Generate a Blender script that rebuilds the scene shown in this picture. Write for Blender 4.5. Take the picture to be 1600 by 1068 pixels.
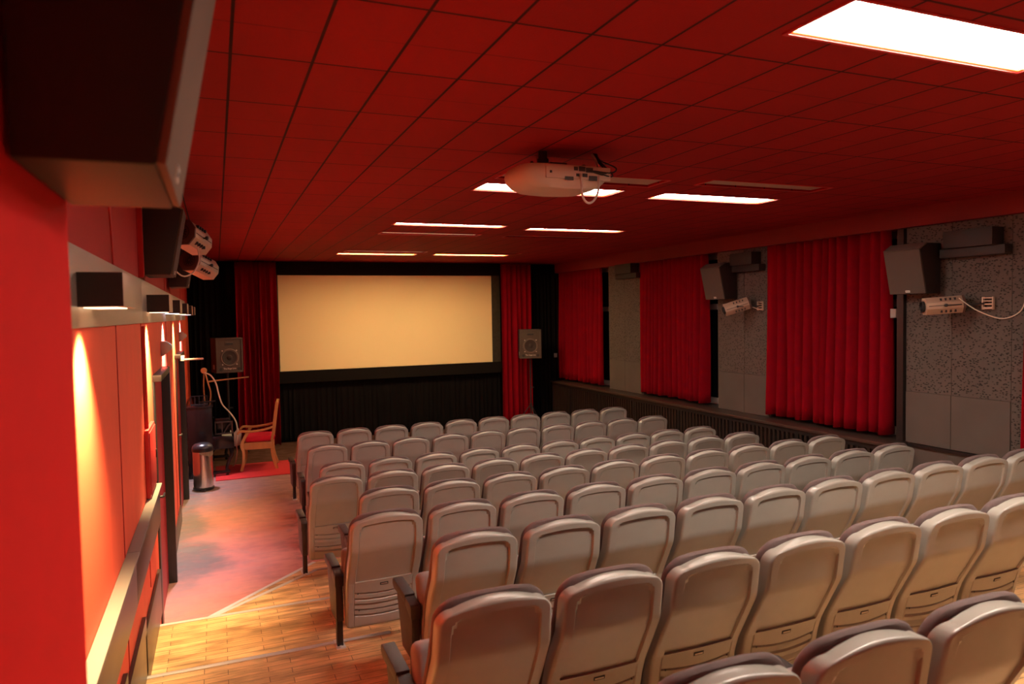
import bpy, bmesh, math, random
from mathutils import Vector, Matrix
random.seed(7)
for o in list(bpy.data.objects): bpy.data.objects.remove(o)
S = bpy.context.scene
COL = S.collection
PI = math.pi
CZ = 2.43                       # height of the camera above the front floor
CEIL = CZ + 1.04

# ------------------------------------------------------------------ camera
def cam_matrix(yaw, pitch, roll):
    cy, sy, cp, sp = math.cos(yaw), math.sin(yaw), math.cos(pitch), math.sin(pitch)
    fw = Vector((sy*cp, cy*cp, -sp)); r = Vector((cy, -sy, 0)); u = r.cross(fw)
    c, s = math.cos(roll), math.sin(roll)
    r2 = c*r + s*u; u2 = -s*r + c*u
    return Matrix((( r2.x, u2.x, -fw.x, 0), (r2.y, u2.y, -fw.y, 0), (r2.z, u2.z, -fw.z, CZ), (0, 0, 0, 1)))
cd = bpy.data.cameras.new('camera'); cam = bpy.data.objects.new('camera', cd); COL.objects.link(cam)
cd.sensor_width = 36; cd.lens = 1117.7*36/1600; cd.clip_start = .02; cd.clip_end = 60
cam.matrix_world = cam_matrix(.391736, .0417713, -.017999)
cd.dof.use_dof = True; cd.dof.focus_distance = 6.0; cd.dof.aperture_fstop = 3.2
S.camera = cam

# ------------------------------------------------------------------ world, exposure
w = bpy.data.worlds.new('world'); S.world = w; w.use_nodes = True
w.node_tree.nodes['Background'].inputs[0].default_value = (.012, .014, .02, 1)
w.node_tree.nodes['Background'].inputs[1].default_value = 1
S.view_settings.view_transform = 'Standard'; S.view_settings.look = 'None'
S.view_settings.gamma = 1; S.view_settings.use_curve_mapping = False
S.view_settings.exposure = 0.0
PANEL = 40.0                    # radiance of the lit ceiling panels
PANEL_COL = (1.0, .84, .70)
PANEL_WARM = (1.0, .70, .36)     # the two panels nearest the screen
SPOT_W, SPOT_C = 600, 400         # warm and cool wall downlights, watt

# ------------------------------------------------------------------ materials
def nt(name):
    m = bpy.data.materials.new(name); m.use_nodes = True
    return m, m.node_tree.nodes, m.node_tree.links, m.node_tree.nodes['Principled BSDF']
def mat(name, col, rough=.6, metal=0, var=0, scale=8, bump=0, bscale=60, spec=.5, sheen=0, stretch=(1,1,1)):
    m, N, L, b = nt(name)
    b.inputs['Base Color'].default_value = (*col, 1); b.inputs['Roughness'].default_value = rough
    b.inputs['Metallic'].default_value = metal; b.inputs['Specular IOR Level'].default_value = spec
    if sheen:
        b.inputs['Sheen Weight'].default_value = sheen; b.inputs['Sheen Tint'].default_value = (*[min(1, c*2.5) for c in col], 1)
    if var or bump:
        tc = N.new('ShaderNodeTexCoord'); mp = N.new('ShaderNodeMapping'); mp.inputs['Scale'].default_value = stretch
        L.new(tc.outputs['Object'], mp.inputs[0])
    if var:
        n = N.new('ShaderNodeTexNoise'); n.inputs['Scale'].default_value = scale; n.inputs['Detail'].default_value = 5
        L.new(mp.outputs[0], n.inputs['Vector'])
        mx = N.new('ShaderNodeMix'); mx.data_type = 'RGBA'
        mx.inputs[6].default_value = (*[max(0, c*(1-var)) for c in col], 1); mx.inputs[7].default_value = (*[min(1, c*(1+var)) for c in col], 1)
        L.new(n.outputs[0], mx.inputs[0]); L.new(mx.outputs[2], b.inputs['Base Color'])
    if bump:
        n2 = N.new('ShaderNodeTexNoise'); n2.inputs['Scale'].default_value = bscale; n2.inputs['Detail'].default_value = 3
        L.new(mp.outputs[0], n2.inputs['Vector'])
        bp = N.new('ShaderNodeBump'); bp.inputs['Strength'].default_value = bump; bp.inputs['Distance'].default_value = .01
        L.new(n2.outputs[0], bp.inputs['Height']); L.new(bp.outputs[0], b.inputs['Normal'])
    return m
def emit(name, col, strength):
    m, N, L, b = nt(name)
    b.inputs['Base Color'].default_value = (*col, 1)
    b.inputs['Emission Color'].default_value = (*col, 1); b.inputs['Emission Strength'].default_value = strength
    return m

M = {}
M['plastic'] = mat('seat_plastic', (.335, .315, .275), .26, var=.06, scale=14, bump=.06, bscale=420)
M['fabric'] = mat('seat_fabric', (.11, .075, .07), .9, bump=.25, bscale=500, sheen=.3, var=.15, scale=60)
M['fabric_grey'] = mat('seat_fabric_grey', (.2, .16, .15), .9, bump=.2, bscale=500, sheen=.3)
M['arm'] = mat('arm_leather', (.035, .026, .024), .42, bump=.25, bscale=260, var=.2, scale=30)
M['dark'] = mat('dark_metal', (.02, .017, .018), .45)
M['blackpaint'] = mat('black_paint', (.012, .01, .01), .4, bump=.05, bscale=40)
M['brown'] = mat('brown_board', (.05, .031, .024), .35, var=.2, scale=6)
M['steel'] = mat('steel', (.62, .6, .57), .22, 1, bump=.02, bscale=200, stretch=(1,1,.02))
M['brushed'] = mat('brushed_metal', (.52, .45, .38), .42, .75, var=.08, scale=30, stretch=(.2, .2, 8))
M['slat'] = mat('dark_slat', (.032, .02, .015), .3)
M['strip'] = mat('aluminium_strip', (.72, .68, .65), .38, .35)
M['ledge'] = mat('pale_ledge', (.20, .17, .155), .5)
M['label'] = mat('label_silver', (.6, .5, .42), .4, .3)
M['black_plastic'] = mat('black_plastic', (.015, .014, .016), .3)
M['spk_side'] = mat('speaker_side', (.02, .012, .010), .6, bump=.06, bscale=200)
M['grille'] = mat('speaker_grille', (.11, .08, .064), .75, bump=.5, bscale=600)
M['grille_lit'] = mat('speaker_grille_lit', (.20, .13, .10), .75, bump=.3, bscale=500)  # lighter copy of the speaker grille, lamplight put into its colour
M['spk_rim'] = mat('speaker_rim', (.12, .085, .07), .6)
M['pa'] = mat('pa_speaker', (.075, .052, .042), .7, bump=.3, bscale=300)
M['cone'] = mat('speaker_cone', (.03, .018, .015), .6)
M['lamp_metal'] = mat('lamp_metal', (.55, .40, .29), .4, .25)
M['cap'] = mat('lamp_cap', (.12, .06, .045), .5)
M['cream'] = mat('cream_plastic', (.62, .54, .47), .45, var=.05, scale=5)
M['cable_white'] = mat('cable_white', (.7, .58, .45), .5)
M['cable_black'] = mat('cable_black', (.012, .01, .01), .5)
M['screen'] = mat('screen_cloth', (.88, .68, .36), .85)
M['masking'] = mat('masking_cloth', (.035, .028, .017), .95, var=.5, scale=18)
M['blackcloth'] = mat('black_cloth', (.0055, .0045, .0045), .95, spec=.1, var=.35, scale=6, stretch=(12, 12, .6))
M['border'] = mat('black_border_cloth', (.007, .0055, .005), .9, spec=.15, bump=.2, bscale=80)
M['curtain'] = mat('red_velvet', (.24, .0004, .007), .95, spec=.12, sheen=0, var=.12, scale=5, stretch=(3, 3, .3), bump=.08, bscale=500)
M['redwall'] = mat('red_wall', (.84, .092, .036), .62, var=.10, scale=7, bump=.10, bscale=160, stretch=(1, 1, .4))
M['pilaster'] = mat('red_pilaster', (.78, .011, .011), .75, var=.06, scale=9, bump=.1, bscale=200, spec=.2)
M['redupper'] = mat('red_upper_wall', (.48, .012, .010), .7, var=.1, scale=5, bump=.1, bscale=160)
M['redpaint'] = mat('red_paint', (.50, .022, .02), .42)
M['reddoor'] = mat('red_door', (.36, .006, .010), .5, var=.1, scale=4)
M['soffit'] = mat('soffit_red', (.20, .010, .010), .7, var=.12, scale=3, bump=.15, bscale=120)
M['oldbrown'] = mat('brown_carpet', (.10, .05, .032), .9, var=.35, scale=9)
M['rug'] = mat('red_rug', (.50, .015, .018), .95, var=.12, scale=20, bump=.3, bscale=300)
M['oak'] = mat('oak_wood', (.50, .24, .075), .38, var=.28, scale=5, stretch=(3, 3, .6))
M['redcushion'] = mat('red_cushion', (.62, .006, .03), .85, sheen=.4, bump=.15, bscale=90)
M['piano'] = mat('piano_black', (.007, .004, .004), .2)
M['brass'] = mat('brass', (.62, .40, .17), .35, .6)
M['whitekey'] = mat('ivory', (.7, .66, .55), .3)
M['windowframe'] = mat('window_frame', (.42, .37, .33), .5)
M['ventgrey'] = mat('vent_box', (.02, .016, .014), .6)
M['plastergrey'] = mat('grey_plaster', (.095, .077, .066), .8, var=.15, scale=4, bump=.1, bscale=60)
M['white_plastic'] = mat('white_plastic', (.75, .68, .62), .4)
M['unlit'] = mat('unlit_diffuser', (.42, .32, .27), .5, bump=.25, bscale=90)
M['unlit_glow'] = emit('unlit_diffuser_glow', (1, .72, .42), .55)  # for unlit panels, faint warm glow put in as emission
M['lip_glow'] = emit('glowing_lip', (1, .30, .06), 1.3)  # lip is no lamp, orange light on it put in as emission
M['litfill'] = emit('added_fill_diffuser', PANEL_COL, PANEL*.15)  # unseen fill panels added behind the camera to light the seat backs
M['litnear'] = emit('near_diffuser', PANEL_COL, PANEL*1.7)
M['lit'] = emit('lit_diffuser', PANEL_COL, PANEL)
M['litwarm'] = emit('warm_diffuser', PANEL_WARM, PANEL*2.0)
M['led_warm'] = emit('led_warm', (1, .8, .5), 2.5)
M['led_cool'] = emit('led_cool', (.85, .88, 1), 2.5)
M['glassdark'] = mat('dark_glass', (.006, .008, .012), .08)
M['bag'] = mat('bin_bag', (.30, .20, .13), .35, bump=.3, bscale=60)
M['greyplug'] = mat('grey_plug', (.32, .27, .25), .5)

def wood_floor():
    m, N, L, b = nt('parquet')
    tc = N.new('ShaderNodeTexCoord')
    br = N.new('ShaderNodeTexBrick'); br.offset = .37; br.offset_frequency = 2; br.squash = 1
    for k, v in dict(Scale=1, Mortar_Size=.0018, Mortar_Smooth=.2, Bias=-.05, Brick_Width=.36, Row_Height=.066).items():
        br.inputs[k.replace('_', ' ')].default_value = v
    br.inputs['Color1'].default_value = (.88, .52, .23, 1); br.inputs['Color2'].default_value = (.66, .36, .15, 1)
    br.inputs['Mortar'].default_value = (.10, .04, .015, 1)
    nz0 = N.new('ShaderNodeTexNoise'); nz0.inputs['Scale'].default_value = .7
    L.new(tc.outputs['Object'], br.inputs['Vector'])
    mp = N.new('ShaderNodeMapping'); mp.inputs['Scale'].default_value = (3, 46, 1)
    n = N.new('ShaderNodeTexNoise'); n.inputs['Scale'].default_value = 1.6; n.inputs['Detail'].default_value = 6; n.inputs['Roughness'].default_value = .62
    L.new(tc.outputs['Object'], mp.inputs[0]); L.new(mp.outputs[0], n.inputs['Vector'])
    mp2 = N.new('ShaderNodeMapping'); mp2.inputs['Scale'].default_value = (1.6, 5.5, 1)
    n2 = N.new('ShaderNodeTexNoise'); n2.inputs['Scale'].default_value = 2.0; n2.inputs['Detail'].default_value = 4
    L.new(tc.outputs['Object'], mp2.inputs[0]); L.new(mp2.outputs[0], n2.inputs['Vector'])
    r1 = N.new('ShaderNodeMapRange'); r1.inputs[1].default_value = .3; r1.inputs[2].default_value = .75; r1.inputs[3].default_value = .72; r1.inputs[4].default_value = 1.22
    r2 = N.new('ShaderNodeMapRange'); r2.inputs[1].default_value = .42; r2.inputs[2].default_value = .66; r2.inputs[3].default_value = 1.1; r2.inputs[4].default_value = .52
    L.new(n.outputs[0], r1.inputs[0]); L.new(n2.outputs[0], r2.inputs[0])
    mu = N.new('ShaderNodeMath'); mu.operation = 'MULTIPLY'; L.new(r1.outputs[0], mu.inputs[0]); L.new(r2.outputs[0], mu.inputs[1])
    mx = N.new('ShaderNodeMix'); mx.data_type = 'RGBA'; mx.blend_type = 'MULTIPLY'; mx.inputs[0].default_value = 1
    cb = N.new('ShaderNodeCombineColor')
    for i in range(3): L.new(mu.outputs[0], cb.inputs[i])
    L.new(br.outputs['Color'], mx.inputs[6]); L.new(cb.outputs[0], mx.inputs[7]); L.new(mx.outputs[2], b.inputs['Base Color'])
    b.inputs['Roughness'].default_value = .38
    return m
def concrete():
    m, N, L, b = nt('red_painted_concrete')
    tc = N.new('ShaderNodeTexCoord')
    def noise(scale, detail=5, st=(1,1,1)):
        mp = N.new('ShaderNodeMapping'); mp.inputs['Scale'].default_value = st
        n = N.new('ShaderNodeTexNoise'); n.inputs['Scale'].default_value = scale; n.inputs['Detail'].default_value = detail; n.inputs['Roughness'].default_value = .6
        L.new(tc.outputs['Object'], mp.inputs[0]); L.new(mp.outputs[0], n.inputs['Vector']); return n.outputs[0]
    def mr(src, a, c, lo=0, hi=1):
        r = N.new('ShaderNodeMapRange'); r.interpolation_type = 'SMOOTHSTEP'
        for i, v in zip((1,2,3,4), (a, c, lo, hi)): r.inputs[i].default_value = v
        L.new(src, r.inputs[0]); return r.outputs[0]
    def math2(op, a, c):
        x = N.new('ShaderNodeMath'); x.operation = op
        for i, v in enumerate((a, c)):
            if isinstance(v, (int, float)): x.inputs[i].default_value = v
            else: L.new(v, x.inputs[i])
        return x.outputs[0]
    def mix(f, a, c):
        x = N.new('ShaderNodeMix'); x.data_type = 'RGBA'; L.new(f, x.inputs[0])
        for i, v in zip((6, 7), (a, c)):
            if isinstance(v, tuple): x.inputs[i].default_value = (*v, 1)
            else: L.new(v, x.inputs[i])
        return x.outputs[2]
    sp = N.new('ShaderNodeSeparateXYZ'); L.new(tc.outputs['Object'], sp.inputs[0])
    X, Y = sp.outputs[0], sp.outputs[1]
    n1, n2, n3 = noise(1.1, 6), noise(4.5, 6, (1, 2, 1)), noise(30, 4)
    red = mix(mr(n2, .35, .7), (.62, .22, .17), (.46, .18, .15))
    # worn grey walking line beside the left wall and towards the screen, ragged edges
    e = math2('ADD', X, math2('MULTIPLY', math2('SUBTRACT', n1, .5), 1.5))
    wallworn = math2('MULTIPLY', mr(e, .12, -.38), mr(Y, 6.3, 7.6))
    far = mr(math2('ADD', Y, math2('MULTIPLY', n1, 1.8)), 8.9, 11.6, 0, .75)
    worn = math2('MAXIMUM', wallworn, far)
    seat = math2('MULTIPLY', mr(X, .45, 1.0), mr(n2, .48, .62, 0, .9))
    worn = math2('MAXIMUM', worn, seat)
    worn = math2('MULTIPLY', worn, mr(n2, .15, .6, .6, 1))
    c = mix(worn, red, (.18, .135, .12))
    back = mr(math2('ADD', Y, math2('MULTIPLY', n3, .15)), 12.55, 12.62)
    c = mix(back, c, (.115, .055, .035))
    c = mix(mr(n3, .60, .74, 0, .35), c, (.42, .28, .24))
    L.new(c, b.inputs['Base Color'])
    L.new(mr(n2, .3, .7, .28, .5), b.inputs['Roughness'])
    return m
def ceiling_mat():
    m, N, L, b = nt('red_ceiling_tiles')
    tc = N.new('ShaderNodeTexCoord')
    def brick(wd, ht, ms, loc):
        mp = N.new('ShaderNodeMapping'); mp.inputs['Location'].default_value = loc
        br = N.new('ShaderNodeTexBrick'); br.offset = 0; br.squash = 1
        for k, v in (('Scale', 1), ('Mortar Size', ms), ('Mortar Smooth', .3), ('Bias', 0), ('Brick Width', wd), ('Row Height', ht)): br.inputs[k].default_value = v
        L.new(tc.outputs['Object'], mp.inputs[0]); L.new(mp.outputs[0], br.inputs['Vector'])
        return br
    a = brick(.3145, .6585, .0075, (-.087+.3145*3, -3.072+.6585*9, 0))
    c = brick(.3145, .6585, .0045, (-.087+.3145*3, -3.072+.6585*9.5, 0))
    for q in (a, c):
        q.inputs['Color1'].default_value = (1, 1, 1, 1); q.inputs['Color2'].default_value = (.88, .88, .88, 1); q.inputs['Mortar'].default_value = (.12, .12, .12, 1)
    c.inputs['Mortar'].default_value = (.5, .5, .5, 1); c.inputs['Color2'].default_value = (1, 1, 1, 1)
    n = N.new('ShaderNodeTexNoise'); n.inputs['Scale'].default_value = 1.4; n.inputs['Detail'].default_value = 2
    L.new(tc.outputs['Object'], n.inputs['Vector'])
    r = N.new('ShaderNodeMapRange'); r.inputs[1].default_value = .42; r.inputs[2].default_value = .6; L.new(n.outputs[0], r.inputs[0])
    mx0 = N.new('ShaderNodeMix'); mx0.data_type = 'RGBA'; mx0.inputs[7].default_value = (1, 1, 1, 1)
    L.new(r.outputs[0], mx0.inputs[0]); L.new(c.outputs['Color'], mx0.inputs[6])
    m1 = N.new('ShaderNodeMix'); m1.data_type = 'RGBA'; m1.blend_type = 'MULTIPLY'; m1.inputs[0].default_value = 1
    L.new(a.outputs['Color'], m1.inputs[6]); L.new(mx0.outputs[2], m1.inputs[7])
    m2 = N.new('ShaderNodeMix'); m2.data_type = 'RGBA'; m2.blend_type = 'MULTIPLY'; m2.inputs[0].default_value = 1
    m2.inputs[6].default_value = (.29, .005, .008, 1); L.new(m1.outputs[2], m2.inputs[7])
    L.new(m2.outputs[2], b.inputs['Base Color'])
    v = N.new('ShaderNodeTexVoronoi'); v.inputs['Scale'].default_value = 70; v.inputs['Randomness'].default_value = .15
    L.new(tc.outputs['Object'], v.inputs['Vector'])
    bp = N.new('ShaderNodeBump'); bp.inputs['Strength'].default_value = .12; bp.inputs['Distance'].default_value = .005
    L.new(v.outputs[0], bp.inputs['Height']); L.new(bp.outputs[0], b.inputs['Normal'])
    b.inputs['Roughness'].default_value = .78; b.inputs['Specular IOR Level'].default_value = .25
    return m
def acoustic(name, specks):
    m, N, L, b = nt(name)
    tc = N.new('ShaderNodeTexCoord')
    base = (.098, .080, .068)
    n0 = N.new('ShaderNodeTexNoise'); n0.inputs['Scale'].default_value = 3; L.new(tc.outputs['Object'], n0.inputs['Vector'])
    mx = N.new('ShaderNodeMix'); mx.data_type = 'RGBA'; mx.inputs[6].default_value = (*[c*.85 for c in base], 1); mx.inputs[7].default_value = (*[c*1.15 for c in base], 1)
    L.new(n0.outputs[0], mx.inputs[0]); out = mx.outputs[2]
    if specks:
        mp = N.new('ShaderNodeMapping'); mp.inputs['Scale'].default_value = (16, 30, 56); L.new(tc.outputs['Object'], mp.inputs[0])
        v = N.new('ShaderNodeTexVoronoi'); v.inputs['Scale'].default_value = 1; L.new(mp.outputs[0], v.inputs['Vector'])
        r = N.new('ShaderNodeMapRange'); r.inputs[1].default_value = .28; r.inputs[2].default_value = .37; L.new(v.outputs[0], r.inputs[0])
        m2 = N.new('ShaderNodeMix'); m2.data_type = 'RGBA'; m2.inputs[6].default_value = (.018, .012, .01, 1)
        L.new(r.outputs[0], m2.inputs[0]); L.new(out, m2.inputs[7]); out = m2.outputs[2]
        bp = N.new('ShaderNodeBump'); bp.inputs['Strength'].default_value = .5; bp.inputs['Distance'].default_value = .004
        L.new(r.outputs[0], bp.inputs['Height']); L.new(bp.outputs[0], b.inputs['Normal'])
    L.new(out, b.inputs['Base Color']); b.inputs['Roughness'].default_value = .8
    return m
M['wood'] = wood_floor(); M['concrete'] = concrete(); M['ceiling'] = ceiling_mat()
M['acoustic'] = acoustic('acoustic_tile', True); M['smoothtile'] = acoustic('smooth_tile', False)

# ------------------------------------------------------------------ mesh helpers
class MB:
    def __init__(s): s.bm = bmesh.new()
    def xf(s, vs, mtx):
        if mtx is not None:
            for v in vs: v.co = mtx @ v.co
    def box(s, x0, x1, y0, y1, z0, z1, bevel=0, mtx=None, seg=2):
        g = bmesh.ops.create_cube(s.bm, size=1)['verts']
        for v in g:
            v.co = Vector(((x0+x1)/2+v.co.x*(x1-x0), (y0+y1)/2+v.co.y*(y1-y0), (z0+z1)/2+v.co.z*(z1-z0)))
        if bevel:
            es = list({e for v in g for e in v.link_edges})
            r = bmesh.ops.bevel(s.bm, geom=es, offset=bevel, segments=seg, affect='EDGES', profile=.6)
            g = list({v for f in r['faces'] for v in f.verts} | {v for v in g if v.is_valid})
        s.xf(g, mtx); return s
    def prism(s, pts, lo, hi, axis='z', bevel=0, mtx=None):
        def P(a, c, h): return {'z': (a, c, h), 'y': (a, h, c), 'x': (h, a, c)}[axis]
        A = [s.bm.verts.new(P(a, c, lo)) for a, c in pts]; B = [s.bm.verts.new(P(a, c, hi)) for a, c in pts]
        fs = [s.bm.faces.new(A), s.bm.faces.new(B[::-1])]
        for i in range(len(pts)):
            j = (i+1) % len(pts); fs.append(s.bm.faces.new((A[i], B[i], B[j], A[j])))
        g = A+B
        bmesh.ops.recalc_face_normals(s.bm, faces=fs)
        if bevel:
            es = list({e for v in g for e in v.link_edges})
            r = bmesh.ops.bevel(s.bm, geom=es, offset=bevel, segments=2, affect='EDGES', profile=.6)
            g = list({v for f in r['faces'] for v in f.verts} | {v for v in g if v.is_valid})
        s.xf(g, mtx); return s
    def lathe(s, prof, n=24, mtx=None, cap=True):
        rings = []
        for r, z in prof: rings.append([s.bm.verts.new((r*math.cos(2*PI*i/n), r*math.sin(2*PI*i/n), z)) for i in range(n)])
        for a, c in zip(rings, rings[1:]):
            for i in range(n): s.bm.faces.new((a[i], a[(i+1) % n], c[(i+1) % n], c[i]))
        if cap: s.bm.faces.new(rings[0][::-1]); s.bm.faces.new(rings[-1])
        s.xf([v for r in rings for v in r], mtx); return s
    def cyl(s, p, q, r, n=14, r2=None):
        p, q = Vector(p), Vector(q); d = q-p
        mt = Matrix.Translation(p) @ d.to_track_quat('Z', 'Y').to_matrix().to_4x4()
        return s.lathe([(r, 0), (r if r2 is None else r2, d.length)], n, mt)
    def tube(s, pts, r, n=8, smooth=4, taper=None):
        P = [Vector(p) for p in pts]
        if smooth and len(P) > 2:
            Q = []
            for i in range(len(P)-1):
                a, b_, c, d = P[max(0, i-1)], P[i], P[i+1], P[min(len(P)-1, i+2)]
                for k in range(smooth):
                    t = k/smooth
                    Q.append(.5*((2*b_)+(c-a)*t+(2*a-5*b_+4*c-d)*t*t+(3*b_-a-3*c+d)*t**3))
            Q.append(P[-1]); P = Q
        rings = []; up = Vector((0, 0, 1)); prev = None
        for i, p in enumerate(P):
            t = (P[min(i+1, len(P)-1)]-P[max(i-1, 0)]).normalized()
            if prev is None: prev = t.orthogonal().normalized()
            a = (prev-t*prev.dot(t)); a = a.normalized() if a.length > 1e-6 else t.orthogonal().normalized()
            prev = a; b_ = t.cross(a)
            rr = r if taper is None else r+(taper-r)*i/(len(P)-1)
            rings.append([s.bm.verts.new(p+rr*(math.cos(2*PI*k/n)*a+math.sin(2*PI*k/n)*b_)) for k in range(n)])
        for a, c in zip(rings, rings[1:]):
            for i in range(n): s.bm.faces.new((a[i], a[(i+1) % n], c[(i+1) % n], c[i]))
        s.bm.faces.new(rings[0][::-1]); s.bm.faces.new(rings[-1]); return s
    def grid(s, fn, nu, nv):
        V = [[s.bm.verts.new(fn(i/nu, j/nv)) for i in range(nu+1)] for j in range(nv+1)]
        for j in range(nv):
            for i in range(nu): s.bm.faces.new((V[j][i], V[j][i+1], V[j+1][i+1], V[j+1][i]))
        return V
    def mesh(s, name, m, smooth=True, angle=35):
        bmesh.ops.recalc_face_normals(s.bm, faces=s.bm.faces[:])
        me = bpy.data.meshes.new(name); s.bm.to_mesh(me); s.bm.free()
        me.materials.append(m)
        if smooth:
            me.polygons.foreach_set('use_smooth', [True]*len(me.polygons))
            try: me.set_sharp_from_angle(angle=math.radians(angle))
            except Exception: pass
        return me
    def obj(s, name, m, parent=None, smooth=True, angle=35, loc=None):
        o = bpy.data.objects.new(name, s.mesh(name, m, smooth, angle)); COL.objects.link(o)
        if parent is not None: o.parent = parent
        if loc is not None: o.location = loc
        return o
def tag(o, label, cat, group=None, kind=None):
    o['label'] = label; o['category'] = cat
    if group: o['group'] = group
    if kind: o['kind'] = kind
    return o
def empty(name, loc, label, cat, group=None, rz=0):
    o = bpy.data.objects.new(name, None); COL.objects.link(o); o.empty_display_size = .1
    o.location = loc; o.rotation_euler = (0, 0, rz); return tag(o, label, cat, group)
def struct(o): o['kind'] = 'structure'; return o
def copy_tree(o, parent=None):
    c = o.copy(); COL.objects.link(c)
    if parent is not None: c.parent = parent
    for ch in o.children: copy_tree(ch, c)
    return c
def text_mesh(txt, size, name, m, parent, mtx, depth=.001):
    cu = bpy.data.curves.new(name, 'FONT'); cu.body = txt; cu.size = size; cu.align_x = 'CENTER'; cu.align_y = 'CENTER'; cu.extrude = depth; cu.resolution_u = 3
    t = bpy.data.objects.new(name+'_tmp', cu); COL.objects.link(t)
    dg = bpy.context.evaluated_depsgraph_get(); me = bpy.data.meshes.new_from_object(t.evaluated_get(dg))
    bpy.data.objects.remove(t); me.name = name; me.transform(mtx); me.materials.clear(); me.materials.append(m)
    o = bpy.data.objects.new(name, me); COL.objects.link(o); o.parent = parent; return o

# ================================================================== ROOM SHELL
LX, RX, FY, BY = -.47, 7.0, 14.4, -5.0
def Z(c): return CZ+c           # height given from the camera's level
struct(MB().box(LX-.3, 7.6, 4.5, FY+.2, -.12, 0).obj('floor', M['concrete'], smooth=False))
# stepped wooden platform (levels rise .094 m per row)
LV = [(4, .10), (5, .193), (6, .287), (7, .380), (8, .474), (9, .570)]
NOSE = {5: 5.745, 6: 4.73, 7: 3.78, 8: 2.80, 9: 1.83}
struct(MB().prism([(-.22, 6.03), (-.20, 6.10), (.80, 7.12), (RX, 7.20), (RX, 6.2), (-.1, 5.75), (-.3, 5.75)], 0, .03).obj('floor', M['wood'], smooth=False))
struct(MB().prism([(-.22, 5.87), (-.14, 5.95), (.77, 6.70), (RX, 6.83), (RX, 5.74), (-.22, 5.74)], 0.0301, .10).obj('floor', M['wood'], smooth=False))
ys = [NOSE[5], NOSE[6], NOSE[7], NOSE[8], NOSE[9], BY]
for i, (r, z) in enumerate(LV[1:]):
    struct(MB().box(LX, RX, ys[i+1], ys[i], -.1, z).obj('floor', M['wood'], smooth=False))
tn = [0]
def trim(mb, m, **k):
    tn[0] += 1; return struct(mb.obj('trim_%d' % tn[0], m, **k))
def nose(p, q, z, wd=.034):
    p, q = Vector((*p, z)), Vector((*q, z)); d = (q-p).normalized(); n = Vector((-d.y, d.x, 0))
    mb = MB(); mt = Matrix.Translation(p) @ Matrix(((d.x, n.x, 0, 0), (d.y, n.y, 0, 0), (0, 0, 1, 0), (0, 0, 0, 1)))
    mb.box(0, (q-p).length, -wd, .004, -.022, .004, .0015, mt); trim(mb, M['strip'])
for r in (5, 6, 7, 8, 9): nose((LX+.012, NOSE[r]), (1.02 if r == 6 else RX-.01, NOSE[r]), dict(LV)[r])
nose((-.14, 5.955), (.77, 6.70), .10); nose((.77, 6.70), (RX-.01, 6.83), .10)
nose((-.20, 6.10), (.80, 7.125), .03)

# ceiling with rectangular holes for the recessed panels
PAN = [  # x0, x1, y0, y1, state, label
 (2.04, 3.38, 1.83, 2.15, 'litnear', 'large bright ceiling panel light nearest the camera at top right'),
 (2.04, 3.32, 5.41, 5.76, 'lit', 'lit ceiling panel light just behind the white projector'),
 (3.76, 5.05, 5.43, 5.73, 'lit', 'lit ceiling panel light to the right of the projector, towards the right wall'),
 (2.04, 3.42, 4.88, 5.20, 'off', 'unlit grey ceiling panel light directly above the projector'),
 (3.76, 5.02, 4.76, 5.00, 'off', 'unlit grey ceiling panel light right of projector with reflection spot'),
 (1.93, 3.28, 8.04, 8.24, 'lit', 'lit ceiling panel light in the middle group, left column'),
 (3.65, 5.00, 8.17, 8.36, 'lit', 'lit ceiling panel light in the middle group, right column'),
 (1.98, 3.30, 9.00, 9.22, 'dim', 'dim warm ceiling panel behind the middle left lit panel'),
 (3.70, 5.04, 9.00, 9.22, 'off', 'unlit ceiling panel light behind the middle right lit panel'),
 (1.98, 3.32, 11.70, 11.95, 'dim', 'dim ceiling panel in front of the lit left panel nearest the screen'),
 (3.66, 5.05, 11.70, 11.95, 'off', 'unlit ceiling panel in front of the lit right panel nearest the screen'),
 (1.93, 3.27, 12.20, 12.42, 'litwarm', 'lit ceiling panel light nearest the screen, left column'),
 (3.60, 4.97, 12.12, 12.34, 'litwarm', 'lit ceiling panel light nearest the screen, right column'),
 (3.76, 5.05, 1.60, 1.92, 'litnear', 'bright ceiling panel out of frame, right of the large panel nearest the camera'),
 (1.00, 2.36, -3.5, -3.15, 'litfill', 'added unseen ceiling fill panel behind the camera, left of three'),
 (2.90, 4.26, -3.5, -3.15, 'litfill', 'added unseen ceiling fill panel behind the camera, middle of three'),
 (4.80, 6.16, -3.5, -3.15, 'litfill', 'added unseen ceiling fill panel behind the camera, right of three')]
xs = sorted({LX-.3, 7.6, *[round(v, 4) for p in PAN for v in p[:2]]}); yy = sorted({BY-.1, FY+.2, *[round(v, 4) for p in PAN for v in p[2:4]]})
mb = MB(); H0 = .06
for i in range(len(xs)-1):
    for j in range(len(yy)-1):
        cx, cy = (xs[i]+xs[i+1])/2, (yy[j]+yy[j+1])/2
        if any(p[0] < cx < p[1] and p[2] < cy < p[3] for p in PAN): continue
        f = [mb.bm.verts.new((a, b_, CEIL)) for a, b_ in ((xs[i], yy[j]), (xs[i], yy[j+1]), (xs[i+1], yy[j+1]), (xs[i+1], yy[j]))]
        mb.bm.faces.new(f)
bmesh.ops.remove_doubles(mb.bm, verts=mb.bm.verts[:], dist=1e-5)
r = bmesh.ops.solidify(mb.bm, geom=mb.bm.faces[:], thickness=.1)
me_c = mb.mesh('ceiling', M['ceiling'], smooth=False)
zs = [v.co.z for v in me_c.vertices]
oc = bpy.data.objects.new('ceiling', me_c); COL.objects.link(oc); struct(oc)
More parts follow.
